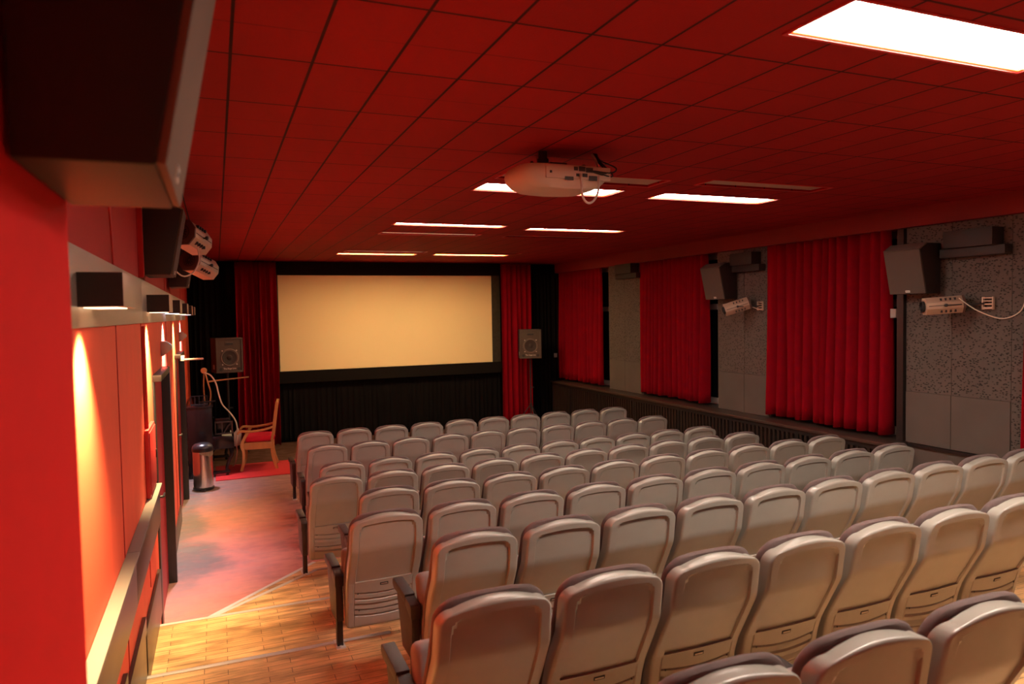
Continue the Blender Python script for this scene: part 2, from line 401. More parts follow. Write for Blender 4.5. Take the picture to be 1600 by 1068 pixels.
if min(zs) < CEIL-.01: oc.location.z = .1
def panel_light(x0, x1, y0, y1, st, label):
    cx, cy = (x0+x1)/2, (y0+y1)/2
    t = empty('ceiling_light', (cx, cy, CEIL), label, 'ceiling light', 'recessed ceiling lights')
    a, b_ = (x1-x0)/2, (y1-y0)/2
    f = MB(); e = .004
    for q in ((-a-.012, a+.012, -b_-.012, -b_+e), (-a-.012, a+.012, b_-e, b_+.012), (-a-.012, -a+e, -b_+e, b_-e), (a-e, a+.012, -b_+e, b_-e)):
        f.box(*q, -.006, .0)
    f.obj('frame', M['redpaint'], t, smooth=False)
    if st.startswith('lit'):
        g = MB()
        for q in ((-a+e, a-e, -b_+e, -b_+e+.012), (-a+e, a-e, b_-e-.012, b_-e), (-a+e, -a+e+.012, -b_+.016, b_-.016), (a-e-.012, a-e, -b_+.016, b_-.016)):
            g.box(*q, .001, .03)
        g.obj('glow_lip', M['lip_glow'], t, smooth=False)  # painted glow around the diffuser edge
    d = MB().box(-a+.017, a-.017, -b_+.017, b_-.017, .012, .02)
    d.obj('diffuser', M[{'lit': 'lit', 'litwarm': 'litwarm', 'litfill': 'litfill', 'litnear': 'litnear', 'off': 'unlit', 'dim': 'unlit_glow'}[st]], t, smooth=False)
for p in PAN: panel_light(*p)

# walls
def wallbox(name, *b, m='redwall'):
    return struct(MB().box(*b).obj(name, M[m], smooth=False))
D1, D2, DH = (6.18, 7.22), (9.42, 10.48), Z(-.49)
mb = MB()
for y0, y1 in ((1.5, D1[0]), (D1[1], D2[0]), (D2[1], FY)): mb.box(LX-.14, LX, y0, y1, 0, Z(.12))
for d in (D1, D2): mb.box(LX-.14, LX, d[0], d[1], DH, Z(.12))
mb.box(LX-.3, LX-.14, 1.5, FY, 0, CEIL)
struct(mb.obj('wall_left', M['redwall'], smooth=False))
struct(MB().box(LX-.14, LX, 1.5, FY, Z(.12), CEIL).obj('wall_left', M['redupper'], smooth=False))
struct(MB().box(-.9, -.24, BY, 1.5, .57, CEIL, .006).obj('wall_left', M['pilaster'], smooth=False))
for s in (4.10, 5.40, 8.0, 8.9, 11.4): # vertical seams of the wall panelling
    trim(MB().box(LX, LX+.004, s-.004, s+.004, .6 if s < 5.6 else .1, CEIL), M['reddoor'], smooth=False)
trim(MB().box(LX, LX+.03, 5.43, 5.50, Z(.28), CEIL), M['redpaint'], smooth=False)
wallbox('wall_front', LX-.3, 7.6, FY, FY+.15, 0, CEIL, m='border')
wallbox('wall_back', -.9, 7.6, BY-.15, BY, 0, CEIL)
# right wall: piers between windows, soffit above, sill below
mb = MB()
WIN = [(12.03, 14.38), (8.79, 10.85), (5.62, 7.68), (2.3, 4.36)]
piers = [(10.85, 12.03), (7.68, 8.79), (4.36, 5.62), (BY, 2.3)]
for a, b_ in piers: mb.box(RX+.0, RX+.35, a, b_, 0, CEIL)
for a, b_ in WIN: mb.box(RX+.0, RX+.35, a, b_, 0, Z(-1.52)); mb.box(RX+.0, RX+.35, a, b_, Z(.86), CEIL)
struct(mb.obj('wall_right', M['plastergrey'], smooth=False))
for i, (a, b_) in enumerate(WIN):
    f = MB()
    z0, z1 = Z(-1.5), Z(.84)
    for q in ((a, a+.09, z0, z1), (b_-.09, b_, z0, z1), ((a+b_)/2-.05, (a+b_)/2+.05, z0, z1)): f.box(RX+.22, RX+.28, q[0], q[1], q[2], q[3], .004)
    for q in ((z0, z0+.1), (z1-.08, z1), (Z(-.02), Z(.07))): f.box(RX+.225, RX+.275, a+.09, b_-.09, q[0], q[1])
    wo = struct(MB().box(RX+.235, RX+.245, a+.01, b_-.01, z0+.01, z1-.01).obj('window_%d' % (i+1), M['glassdark'], smooth=False))
    f.obj('window_frame', M['windowframe'], wo)
wallbox('trim_90', RX-.085, RX+.3, BY, FY-.02, Z(.835), CEIL, m='soffit')
# acoustic tiling on the piers
ZL = [-1.505, -.942, -.366, .203, .58, .835]
def pier_tiles(a, b_, seams):
    cuts = [a+.004] + [s for s in seams if a+.05 < s < b_-.05] + [b_-.004]
    for i in range(len(cuts)-1):
        for k in range(len(ZL)-1):
            low = (k == 0 and not (b_ < 5.7 and cuts[i+1] <= 4.5))
            t = .016 if low else .006
            mb_ = T2 if low else T1
            mb_.box(RX-t, RX+.002, cuts[i]+.003, cuts[i+1]-.003, Z(ZL[k])+.003, Z(ZL[k+1])-.003, .002)
T1, T2 = MB(), MB()
pier_tiles(10.87, 12.01, [11.44]); pier_tiles(7.7, 8.77, [8.2]); pier_tiles(4.2, 5.60, [4.47, 5.07]); pier_tiles(BY+.1, 2.3, [.5, 1.1, 1.7])
trim(T1, M['acoustic'], smooth=False); trim(T2, M['smoothtile'], smooth=False)
trim(MB().box(RX-.03, RX-.002, 4.2, 5.56, Z(-1.54), Z(-1.508)), M['blackpaint'], smooth=False)
trim(MB().box(RX-.05, RX-.002, 5.60, 5.68, Z(-1.5), Z(.83)), M['blackpaint'], smooth=False)

# ================================================================== LEFT WALL THINGS
def door_frame(d, i):
    f = MB(); y0, y1 = d
    f.box(LX-.05, LX+.012, y0-.035, y0+.10, 0, DH+.0, .004)
    f.box(LX-.12, LX+.065, y1-.03, y1+.035, 0, DH+.05, .004)
    f.box(LX-.10, LX+.065, y0-.035, y1+.035, DH, DH+.05, .004)
    dd = struct(MB().box(LX-.06, LX-.005, y0+.10, y1-.03, .01, DH).obj('door_%d' % i, M['reddoor'], smooth=False))
    f.obj('door_frame', M['blackpaint'], dd)
    h = MB().cyl((LX-.006, y0+.17, 1.0), (LX+.04, y0+.17, 1.0), .01); h.cyl((LX+.036, y0+.16, 1.0), (LX+.036, y0+.28, 1.0), .009)
    h.obj('door_handle', M['dark'], dd)
door_frame(D1, 1); door_frame(D2, 2)
cl = MB().box(LX+.05, LX+.10, D2[0]+.1, D2[0]+.34, DH-.03, DH+.03, .006); cl.tube([(LX+.09, D2[0]+.2, DH-.02), (LX+.20, D2[0]+.24, DH-.02), (LX+.31, D2[0]+.28, DH-.02)], .013, smooth=0)
tag(cl.obj('door_closer', M['greyplug']), 'pale door closer arm sticking out over the farther left door', 'door closer')
for i, (y, zc) in enumerate(((7.25, -.27), (10.75, -.25))):
    b_ = MB().prism([(0, -.07), (.02, -.07), (.09, -.01), (.09, .02), (.04, .06), (0, .06)], -.08, .08, 'y', .004)
    tag(b_.obj('emergency_light', M['brushed'], loc=(LX+.001, y, Z(zc))), 'wedge-shaped metal wall light above the %s door on the left wall' % ('nearer', 'farther')[i], 'wall light', 'wedge lights over the doors')
# metal fascia band and its downlight boxes
fb = MB()
for y0, y1 in ((1.52, 5.385), (5.395, 9.3), (9.31, 12.62)): fb.box(LX+.002, LX+.018, y0, y1, Z(-.03), Z(.265), .002)
tag(fb.obj('fascia_band', M['brushed']), 'long brushed metal band along the left red wall carrying lamps', 'wall band')
LAMPS = [(2.93, 'w', 'nearest the camera'), (5.70, 'w', 'second from the camera'), (7.42, 'c', 'third from the camera, cool white'),
         (9.20, 'w', 'fourth from the camera, warm glow'), (10.95, 'c', 'fifth from the camera, cool white'), (12.3, None, 'farthest one beside the black curtain, unlit')]
for y, k, lab in LAMPS:
    t = empty('downlight', (LX+.018, y, Z(.045)), 'black wall lamp box on the metal band, '+lab, 'wall lamp', 'downlight boxes on the left wall')
    MB().box(.0, .147, 0, .42, 0, .125, .002).obj('housing', M['brushed'], t)
    MB().box(.002, .145, -.003, .0, .002, .123).obj('end_cover', M['spk_side'], t, smooth=False)
    MB().box(.012, .12, .05, .37, -.004, .001).obj('lens', M['led_cool' if k == 'c' else 'led_warm'] if k else M['unlit'], t, smooth=False)
    if k:
        ld = bpy.data.lights.new('downlight_bulb', 'SPOT'); ld.energy = SPOT_C if k == 'c' else SPOT_W
        ld.color = (.92, .84, 1.0) if k == 'c' else (1.0, .68, .30); ld.spot_size = math.radians(88); ld.spot_blend = 1; ld.shadow_soft_size = .03
        lo = bpy.data.objects.new('downlight_bulb', ld); COL.objects.link(lo); lo.parent = t
        lo.location = (.122, .13, -.02); lo.rotation_euler = (0, math.radians(17), 0)
# handrail board
hr = empty('handrail_board', (LX, 2.0, Z(-1.5)), 'dark brown rail board with pale ledge on the left wall', 'handrail')
for y0, y1 in ((1.52, 4.17), (4.176, 5.86)):
    MB().box(LX+.002, LX+.045, y0, y1, Z(-1.5), Z(-1.232), .003).obj('board', M['brown'], hr).location = -Vector(hr.location)
    o = MB().box(LX+.002, LX+.062, y0, y1, Z(-1.232), Z(-1.216), .003).obj('ledge', M['ledge'], hr); o.location = -Vector(hr.location)
# baseboards
mb = MB(); mb.box(LX, LX+.02, D1[1]+.04, D2[0]-.04, 0, .19, .003); mb.box(LX, LX+.02, D2[1]+.04, FY-.1, 0, .19, .003)
struct(mb.obj('baseboard_left', M['brown']))
mb = MB()
for y0, y1, z in ((4.73, 5.98, .193), (3.78, 4.80, .287), (2.80, 3.86, .38), (1.52, 2.9, .474)): mb.box(LX, LX+.022, y0, y1, z, z+.34, .003)
struct(mb.obj('baseboard_left', M['brown']))
# red electrical cabinet
cb = empty('electrical_cabinet', (LX+.002, 5.34, Z(-1.21)), 'small red electrical cabinet on the left wall above the rail board', 'cabinet')
MB().box(.0, .026, 0, .50, 0, .46, .004).obj('body', M['redpaint'], cb); MB().box(.026, .032, .02, .48, .02, .44, .002).obj('door', M['redpaint'], cb)
MB().box(.032, .040, .44, .46, .20, .26, .002).obj('latch', M['dark'], cb)
MB().box(.0, .018, .10, .14, .46, 1.16, .002).obj('cable_duct', M['redpaint'], cb)

# ------------------------------------------------------------------ surround speakers
def surround(loc, side, label, sc=(1, 1, 1), near=False):
    t = empty('surround_speaker', loc, label, 'speaker', 'wedge-shaped surround speakers')
    t.scale = sc
    s = side
    prof = [(0, 0), (.200*s, 0), (.298*s, .45), (.19*s, .52), (0, .52)]
    MB().prism(prof, 0, .43, 'y', .006).obj('cabinet', M['spk_side'], t)
    mt = None
    gm = M['grille_lit'] if near else M['grille']
    g = MB(); pr = [(.200*s, .004), (.216*s, .002), (.316*s, .452), (.298*s, .452)]
    g.prism(pr, .004, .426, 'y', .004); g.obj('grille', gm, t)
    MB().prism([(.1985*s, .515), (.30*s, .455), (.316*s, .455), (.318*s, .459), (.205*s, .528)], .0, .43, 'y', .001).obj('top_trim', M['spk_rim'], t)
    b_ = MB().box(-.0015, .0015, -.026, .026, -.011, .011, .0006); 
    mt = Matrix.Translation((.2225*s, .205, .026)) @ Matrix.Rotation(math.atan2(.098, .45)*s, 4, 'Y')
    bo = b_.obj('badge', M['white_plastic'], t); bo.matrix_local = mt
    q = MB()
    for k in (-.014, 0, .014): q.box(.0012*s-.0008, .0012*s+.0008, k-.003, k+.003, -.005, .004)
    qo = q.obj('lettering', M['dark'], bo, smooth=False)
    br = MB().box(-.02*s if s > 0 else 0, 0 if s > 0 else .02, .15, .28, .1, .4)
    br.obj('wall_bracket', M['dark'], t, smooth=False)
    return t
surround((-.24+.006, 1.075, Z(.205)), 1, 'huge blurred dark speaker hanging at the top left corner near the camera', (.83, .98, .98), True)
surround((LX+.022, 5.5, Z(.30)), 1, 'dark wall speaker on the left wall above the metal band, in front of stage lamps', (.84, 1, 1))
surround((LX+.022, 8.4, Z(.33)), 1, 'dark wall speaker on the left wall, farthest one, partly behind the nearer speaker', (.84, 1, 1))
surround((RX-.03, 8.33, Z(.13)), -1, 'grey wedge speaker on the right wall between second and third red curtain')
surround((RX-.03, 5.18, Z(.115)), -1, 'grey wedge speaker on the right wall, nearest to the camera on that side')

# ------------------------------------------------------------------ stage spotlights
def spotlight(loc, target, label, wall, cable=None, L_=.30, H_=.125):
    t = empty('stage_spotlight', loc, label, 'stage light', 'theatre spotlights')
    d = (Vector(target)-Vector(loc)).normalized()
    R_ = d.to_track_quat('Y', 'Z').to_matrix().to_4x4()
    a = H_*.5
    oct_ = [(-a, -a*.35), (-a*.55, -a), (a*.55, -a), (a, -a*.35), (a, a*.35), (a*.55, a), (-a*.55, a), (-a, a*.35)]
    oct_ = [(x*1.05, z) for x, z in oct_]
    b_ = MB().prism(oct_, -L_/2, L_/2, 'y', .004, R_).obj('housing', M['lamp_metal'], t)
    v = MB()
    for sx in (-1, 1):
        for k in range(4):
            y = -L_*.28+k*.042
            for sz in (-1, 1):
                v.box(sx*a*.80-.02, sx*a*.80+.02, y-.006, y+.006, sz*a*.70-.012, sz*a*.70+.012, 0, R_ @ Matrix.Translation((0, 0, 0)))
        v.box(sx*a*1.055-.001, sx*a*1.055+.001, -L_*.45, L_*.45, -.003, .003, 0, R_)
    v.obj('vent_slot', M['dark'], t, smooth=False)['kind'] = 'stuff'
    e = MB().prism([(x*1.04, z*1.04) for x, z in oct_], -L_/2-.02, -L_/2, 'y', .003, R_)
    eo = e.obj('back_cap', M['cap'], t)
    MB().lathe([(.056, 0), (.066, .004), (.066, .010), (.056, .012)], 24, R_ @ Matrix.Translation((0, -L_/2-.012, 0)) @ Matrix.Rotation(PI/2, 4, 'X'), cap=False).obj('cap_ring', M['brown'], eo)
    s_ = MB()
    for k in range(12):
        an = k*PI/6; mt = R_ @ Matrix.Translation((0, -L_/2-.022, 0)) @ Matrix.Rotation(an, 4, 'Y')
        s_.box(.012, .048, -.004, .002, -.004, .004, 0, mt)
    s_.obj('cooling_fin', M['dark'], eo, smooth=False)['kind'] = 'stuff'
    MB().lathe([(.052, 0), (.056, .03), (.05, .032), (.046, .01)], 20, R_ @ Matrix.Translation((0, L_/2-.005, 0)) @ Matrix.Rotation(-PI/2, 4, 'X')).obj('lens_ring', M['dark'], t)
    k_ = MB()
    for s in (-1, 1): k_.lathe([(.004, 0), (.016, .004), (.016, .02), (.004, .024)], 12, R_ @ Matrix.Translation((s*(a*1.05+.012), 0, 0)) @ Matrix.Rotation(PI/2*s, 4, 'Y'))
    k_.obj('knob', M['dark'], t)
    # yoke to the wall
    wl = Vector(wall)-Vector(loc); y_ = MB()
    p1, p2 = R_ @ Vector((-a*1.3, 0, 0)), R_ @ Vector((a*1.3, 0, 0))
    mid = wl*.55
    y_.tube([p1, p1+(mid-p1)*.6, mid, p2+(mid-p2)*.6, p2], .006, smooth=3)
    y_.tube([mid, wl], .009, smooth=0)
    y_.obj('yoke', M['dark'], t)
    return t, wl
def wall_clamp(t, wl, s):
    c = MB()
    x = wl.x
    for q in ((-.055, -.035), (-.012, .0), (.02, .03), (.05, .06)): c.box(x-.03 if s > 0 else x, x if s > 0 else x+.03, wl.y-.045, wl.y+.05, wl.z+q[0], wl.z+q[1], .002)
    for yy_ in (wl.y-.055, wl.y+.045): c.box(x-.03 if s > 0 else x, x if s > 0 else x+.03, yy_, yy_+.012, wl.z-.06, wl.z+.065, .002)
    c.obj('wall_clamp', M['lamp_metal'], t)
t, wl = spotlight((6.75, 5.00, Z(-.01)), (3.6, 7.2, Z(-.25)), 'cream stage spotlight on the right wall below the nearest wedge speaker', (RX-.016, 4.68, Z(0)), L_=.33, H_=.17); wall_clamp(t, wl, 1)
t, wl = spotlight((6.76, 8.09, Z(.02)), (3.9, 9.8, Z(-1.0)), 'cream stage spotlight on the right wall between second and third red curtain', (RX-.016, 7.84, Z(.02)), L_=.33, H_=.17); wall_clamp(t, wl, 1)
t, wl = spotlight((-.165, 6.55, Z(.66)), (.9, 9.0, Z(.12)), 'stage spotlight on the left wall with round vented back, the nearer one', (LX+.003, 6.5, Z(.60)), L_=.31, H_=.20); wall_clamp(t, wl, -1)
t, wl = spotlight((-.13, 8.0, Z(.53)), (1.2, 10.2, Z(-.1)), 'stage spotlight on the left wall, the lower and farther one', (LX+.003, 8.0, Z(.60)), L_=.34, H_=.20); wall_clamp(t, wl, -1)
tag(MB().tube([(6.80, 4.86, Z(.06)), (6.88, 4.76, Z(-.05)), (6.95, 4.62, Z(-.13)), (6.97, 4.52, Z(-.145)), (6.98, 4.41, Z(-.10)), (6.98, 4.35, Z(-.01)), (6.975, 4.31, Z(.2)), (6.98, 4.30, Z(.5))], .0055).obj('power_cable', M['cable_white']), 'pale cable looping on the right wall from the nearest spotlight', 'cable')
tag(MB().tube([(6.83, 7.98, Z(.06)), (6.93, 7.92, Z(-.0)), (6.97, 7.85, Z(-.03)), (6.985, 7.81, Z(-.02))], .0055).obj('power_cable', M['cable_white']), 'pale cable running from the farther right wall spotlight behind the curtain', 'cable')
tag(MB().tube([(-.12, 6.42, Z(.57)), (-.11, 6.38, Z(.47)), (-.15, 6.3, Z(.37)), (-.22, 6.25, Z(.33)), (-.28, 6.2, Z(.37)), (-.36, 6.15, Z(.47)), (-.44, 6.2, Z(.6))], .006).obj('power_cable', M['cable_white']), 'pale cable hanging in a loop below the nearer left spotlight', 'cable')
tag(MB().tube([(LX+.012, 4.02, Z(.27)), (LX+.012, 3.98, Z(.45)), (LX+.012, 3.9, Z(.7)), (LX+.012, 3.88, Z(1.03))], .006).obj('power_cable', M['redpaint']), 'thin red-painted cable running up the left wall above the metal band', 'cable')
# ventilation boxes under the soffit on the right wall
for y0, y1, zb, lab in ((10.95, 11.5, .66, 'farthest pier'), (7.85, 8.30, .60, 'middle pier'), (4.55, 5.05, .56, 'nearest pier')):
    v = empty('ventilation_box', (RX-.18, (y0+y1)/2, Z(zb)), 'dark grey box under the red soffit on the %s of the right wall' % lab, 'vent', 'boxes under the soffit')
    h = (y1-y0)/2
    MB().box(-.0, .17, -h, h, 0, .17, .005).obj('box', M['ventgrey'], v)
    MB().box(.06, .172, -h-.08, h+.08, -.09, -.0, .005).obj('flange', M['ventgrey'], v)
bx = MB().box(RX-.055, RX-.0, 5.69, 5.76, Z(-.14), Z(-.04), .003); tag(bx.obj('switch_box', M['greyplug']), 'small pale box beside the third red curtain on the right wall', 'box')
bx = MB().box(6.30, 6.36, 14.02, 14.05, Z(-1.02), Z(-.92), .003); 
tag(MB().box(6.78, 6.84, 14.0, 14.03, Z(-1.0), Z(-.91), .003).obj('wall_socket', M['greyplug']), 'small pale socket on the black curtain at the front right corner', 'socket'); bx.bm.free()

# ------------------------------------------------------------------ sill and radiator cover on the right
sl = empty('radiator_cover', (6.72, 10, 0), 'long dark slatted radiator cover with glossy brown sill under the windows', 'radiator cover')
def at0(o, r): o.location = o.location-Vector(r.location); return o
at0(MB().box(6.70, RX+.22, 5.58, 14.06, Z(-1.545), Z(-1.505), .008).obj('sill', M['brown'], sl), sl)
fr = MB(); fr.box(6.725, 6.75, 5.6, 14.05, Z(-1.60), Z(-1.546)); fr.box(6.725, 6.75, 5.6, 14.05, .10, .17)
for y in (5.6, 6.9, 8.15, 9.4, 10.7, 11.95, 13.15, 13.98): fr.box(6.722, 6.75, y, y+.06, .0, Z(-1.546))
at0(fr.obj('frame', M['blackpaint'], sl, smooth=False), sl)
slt = MB(); y = 5.68
while y < 13.95: slt.box(6.728, 6.75, y, y+.034, .12, Z(-1.58)); y += .078
o = slt.obj('slats', M['slat'], sl, smooth=False); at0(o, sl); o['kind'] = 'stuff'
at0(MB().box(6.80, 6.82, 5.6, 14.04, .05, Z(-1.55)).obj('backing', M['blackpaint'], sl, smooth=False), sl)

# ================================================================== CURTAINS
def curtain(name, p0, p1, zt, zb, n, amp, m, label, cat, seed=0, group=None, th=.004, flare=1.0, zb_slope=0):
    rnd = random.Random(seed); p0, p1 = Vector(p0), Vector(p1); d = p1-p0; Ln = d.length; d.normalize(); nn = Vector((-d.y, d.x))
    xs_ = [0]; 
    for i in range(n): xs_.append(xs_[-1]+rnd.uniform(.6, 1.4))
    tot = xs_[-1]; A_ = [rnd.uniform(.55, 1.25)*amp for _ in range(n+1)]; B_ = [rnd.uniform(-.3, .3) for _ in range(n+1)]
    ph = [rnd.uniform(0, 6.28) for _ in range(6)]
    def f(u, v):
        s = u*tot; k = 0
        while k < n-1 and s > xs_[k+1]: k += 1
        t = (s-xs_[k])/(xs_[k+1]-xs_[k]); hang = 1-v
        am = A_[k]*(1-t)+A_[k+1]*t
        sh = .5-.5*math.cos(2*PI*t); sh = sh**1.0
        al0 = -.13*Ln/n*math.sin(2*PI*t)*(.6+.4*hang)
        off = (sh-.5)*2*am*(.55+.45*hang*flare)+amp*.25*math.sin(u*9+hang*2.2+ph[0])*hang+amp*.15*math.sin(u*31+ph[1]+hang*3)*hang
        al = u*Ln+al0+B_[k]*.035*hang*math.sin(PI*t)+.006*math.sin(hang*5+k*1.7+ph[2])
        q = p0+d*al+nn*off
        z = zb+(zt-zb)*v+(1-v)*.010*math.sin(u*40+ph[3])
        return (q.x, q.y, z)
    mb = MB(); mb.grid(f, n*10, 14)
    if m is M['curtain']:
        pass
    o = mb.obj(name, m, angle=80)
    md = o.modifiers.new('thickness', 'SOLIDIFY'); md.thickness = th; md.offset = 0
    tag(o, label, cat, group); return o
zt, zb = Z(.86), Z(-1.46)
curtain('window_curtain', (7.0, 12.31), (7.0, 14.2), zt, zb, 13, .085, M['curtain'], 'red velvet curtain on the right wall, farthest, beside the screen corner', 'curtain', 1, 'window curtains')
curtain('window_curtain', (7.0, 9.06), (7.0, 10.94), zt, zb, 15, .062, M['curtain'], 'red velvet curtain on the right wall, second from the screen', 'curtain', 2, 'window curtains')
curtain('window_curtain', (6.99, 5.81), (7.0, 7.77), zt, zb, 13, .09, M['curtain'], 'wide red velvet curtain on the right wall, nearest fully visible one', 'curtain', 3, 'window curtains')
curtain('window_curtain', (7.0, 2.5), (7.0, 4.37), zt, Z(-1.49), 12, .085, M['curtain'], 'red velvet curtain cut off by the right picture edge', 'curtain', 4, 'window curtains')
# front wall
FC = 14.12
curtain('black_drape', (LX+.02, FC+.12), (.36, FC+.10), CEIL-.02, .02, 9, .035, M['blackcloth'], 'black drape in the front left corner behind the piano', 'curtain', 5, 'black drapes')
curtain('stage_curtain', (.34, 14.03), (1.06, 14.03), CEIL-.03, .02, 8, .08, M['curtain'], 'tall red velvet curtain left of the screen, behind the wooden armchair', 'curtain', 6, 'stage curtains')
curtain('stage_curtain', (5.56, 14.03), (6.24, 14.03), CEIL-.03, .02, 6, .06, M['curtain'], 'tall red velvet curtain right of the screen, behind the right speaker', 'curtain', 7, 'stage curtains')
curtain('black_drape', (6.22, FC+.10), (6.98, FC+.10), CEIL-.02, .02, 8, .035, M['blackcloth'], 'black drape in the front right corner behind the speaker stand', 'curtain', 8, 'black drapes')
curtain('screen_skirt', (1.05, FC+.16), (5.60, FC+.16), Z(-1.26), .02, 44, .018, M['blackcloth'], 'black pleated cloth hanging below the projection screen', 'curtain', 9)
sc = empty('projection_screen', (3.26, 14.25, Z(-1.05)), 'large cream cinema screen on the front wall with black border', 'cinema screen')
SY = 14.22
at0(MB().box(1.10, 5.42, SY, SY+.02, Z(-1.05), Z(.775)).obj('screen_cloth', M['screen'], sc, smooth=False), sc)
fr = MB(); fr.box(1.0, 5.6, SY-.02, SY+.05, Z(.775), CEIL-.01); fr.box(1.0, 5.6, SY-.05, SY+.03, Z(-1.28), Z(-1.05), .004)
at0(fr.obj('border', M['border'], sc, smooth=False), sc)
at0(MB().box(1.03, 1.10, SY-.03, SY+.01, Z(-1.10), Z(.775), .004).obj('side_masking', M['masking'], sc), sc)
at0(MB().box(5.42, 5.60, SY-.03, SY+.01, Z(-1.08), Z(.775), .004).obj('side_masking', M['masking'], sc), sc)

# ================================================================== CINEMA SEATS
PROF = [(.06, .245), (.16, .225), (.44, .166), (.47, .158), (.50, .143), (.69, .044), (.71, .036), (.73, .031), (.924, .0), (.98, -.006)]
def seat_profile(v):           # y of the rear surface at height v: upright head part, then a kink and a forward slope
    for (a, ya), (b_, yb) in zip(PROF, PROF[1:]):
        if v <= b_: return ya+(yb-ya)*(v-a)/(b_-a)
    return PROF[-1][1]
def shell_mesh():
    VT, VB = .924, .160
    W0 = .232
    def halfw(v):
        w = W0-.010*max(0, (v-.60)/.32)-.005*max(0, (.45-v)/.30)
        rc = .066
        if v > VT-.0-rc:
            k = (v-(VT-rc))/rc; w -= rc*(1-math.sqrt(max(0, 1-k*k)))*.90
        rb = .02
        if v < VB+rb:
            k = (VB+rb-v)/rb; w -= rb*(1-math.sqrt(max(0, 1-k*k)))
        return w
    LINES = [.392, .353, .315, .278, .241]
    vs = set()
    v = VB
    while v < VT: vs.add(round(v, 4)); v += .022
    for l in LINES: vs |= {l-.0055, l-.0015, l+.0015, l+.004}
    vs |= {.68, .69, .70, .71, .72, .73, .740, VT-.003, VT-.007, VT-.012, VT-.018, .44, .45, .46, .470, .4745, .478, .483, .8755-.004, .8755, .8755+.006, .8755+.014}
    for k in range(1, 9): vs.add(VT-.066*(1-math.sin(k/8*PI/2)))
    vs |= {VB, VB+.004, VB+.009, VB+.014, VT}
    vs = sorted(vs); out = [vs[0]]
    for a in vs[1:]:
        if a-out[-1] > .0012: out.append(a)
    vs = out; vs[-1] = VT
    us = [0, .15, .3, .45, .58, .68, .735, .765, .78, .79, .805, .83, .87, .91, .933, .945, .957, .968, .978, .988, .996, 1]
    us = [-u for u in us[:0:-1]]+us
    bm = bmesh.new(); G = []
    for v in vs:
        row = []
        hw = halfw(v)
        for u in us:
            x = u*hw
            arch = -.030*u*u*max(0, (v-.55)/.37)**2 if v > .55 else 0
            smile = .022*u*u*max(0, min(1, (.46-v)/.07))*max(0, min(1, (v-.17)/.06)) if v < .46 else 0
            z = v+arch+smile
            # distance from the border, for the rolled edge
            dx = (1-abs(u))*W0; dt = (VT-v); db = (v-VB)
            R_ = .015
            d = 0
            e = min(dx, 9)
            k = max(0, 1-dx/R_); kt = max(0, 1-dt/.018); kb = max(0, 1-db/.012)
            d += R_*.85*(1-math.sqrt(max(0, 1-min(1, k)**2))); d += .016*(1-math.sqrt(max(0, 1-min(1, kt)**2)))+.008*kb
            au = abs(u)
            # recessed panel
            inu = 1 if au < .765 else max(0, (.785-au)/.02)
            inv = 1 if v < .8755 else max(0, (.8815-v)/.006)
            inv *= 1 if v > .478 else max(0, (v-.4745)/.0035)
            # corner rounding of the recess
            if au > .58 and v > .80:
                cu, cv = (au-.58)/.20, (v-.80)/.078
                rr = math.hypot(cu, cv)
                if rr > 1: inu *= max(0, min(1, 1-(rr-1)/.10))
            rec = inu*inv
            d += .012*rec
            if v < .462 and .79 < au < .815: d += .004
            if .450 < v < .456 and au > .80: d += .003
            # raised ring around the recess lip
            # louvre steps
            if v < .43 and au < .785:
                for l in LINES:
                    if l-.030 < v <= l+.0002: d += .0065*(1-(l-v)/.030)
                    if l-.0056 < v <= l: d += .0075
            y = seat_profile(v)+d
            # gentle horizontal wrap
            y += .012*u*u
            row.append(bm.verts.new((x, y, z)))
        G.append(row)
    for a, b_ in zip(G, G[1:]):
        for i in range(len(us)-1): bm.faces.new((a[i], a[i+1], b_[i+1], b_[i]))
    # skirt going forward around the border
    loop = G[0][:]+[r_[-1] for r_ in G[1:]]+G[-1][-2::-1]+[r_[0] for r_ in G[-2:0:-1]]
    for dy, sh in ((.024, 1.0), (.024, 1.0), (.034, .985), (.040, .95)):
        nl = []
        for v in loop:
            c = v.co; base = .55
            nl.append(bm.verts.new((c.x*(sh if sh < 1 else 1), c.y+(dy if sh == 1 else (.016 if sh > .96 else .004)), base+(c.z-base)*sh)))
        for i in range(len(loop)):
            j = (i+1) % len(loop); bm.faces.new((loop[i], loop[j], nl[j], nl[i]))
        loop = nl
    mb = MB(); mb.bm.free(); mb.bm = bm
    return mb.mesh('back_shell', M['plastic'], angle=28)
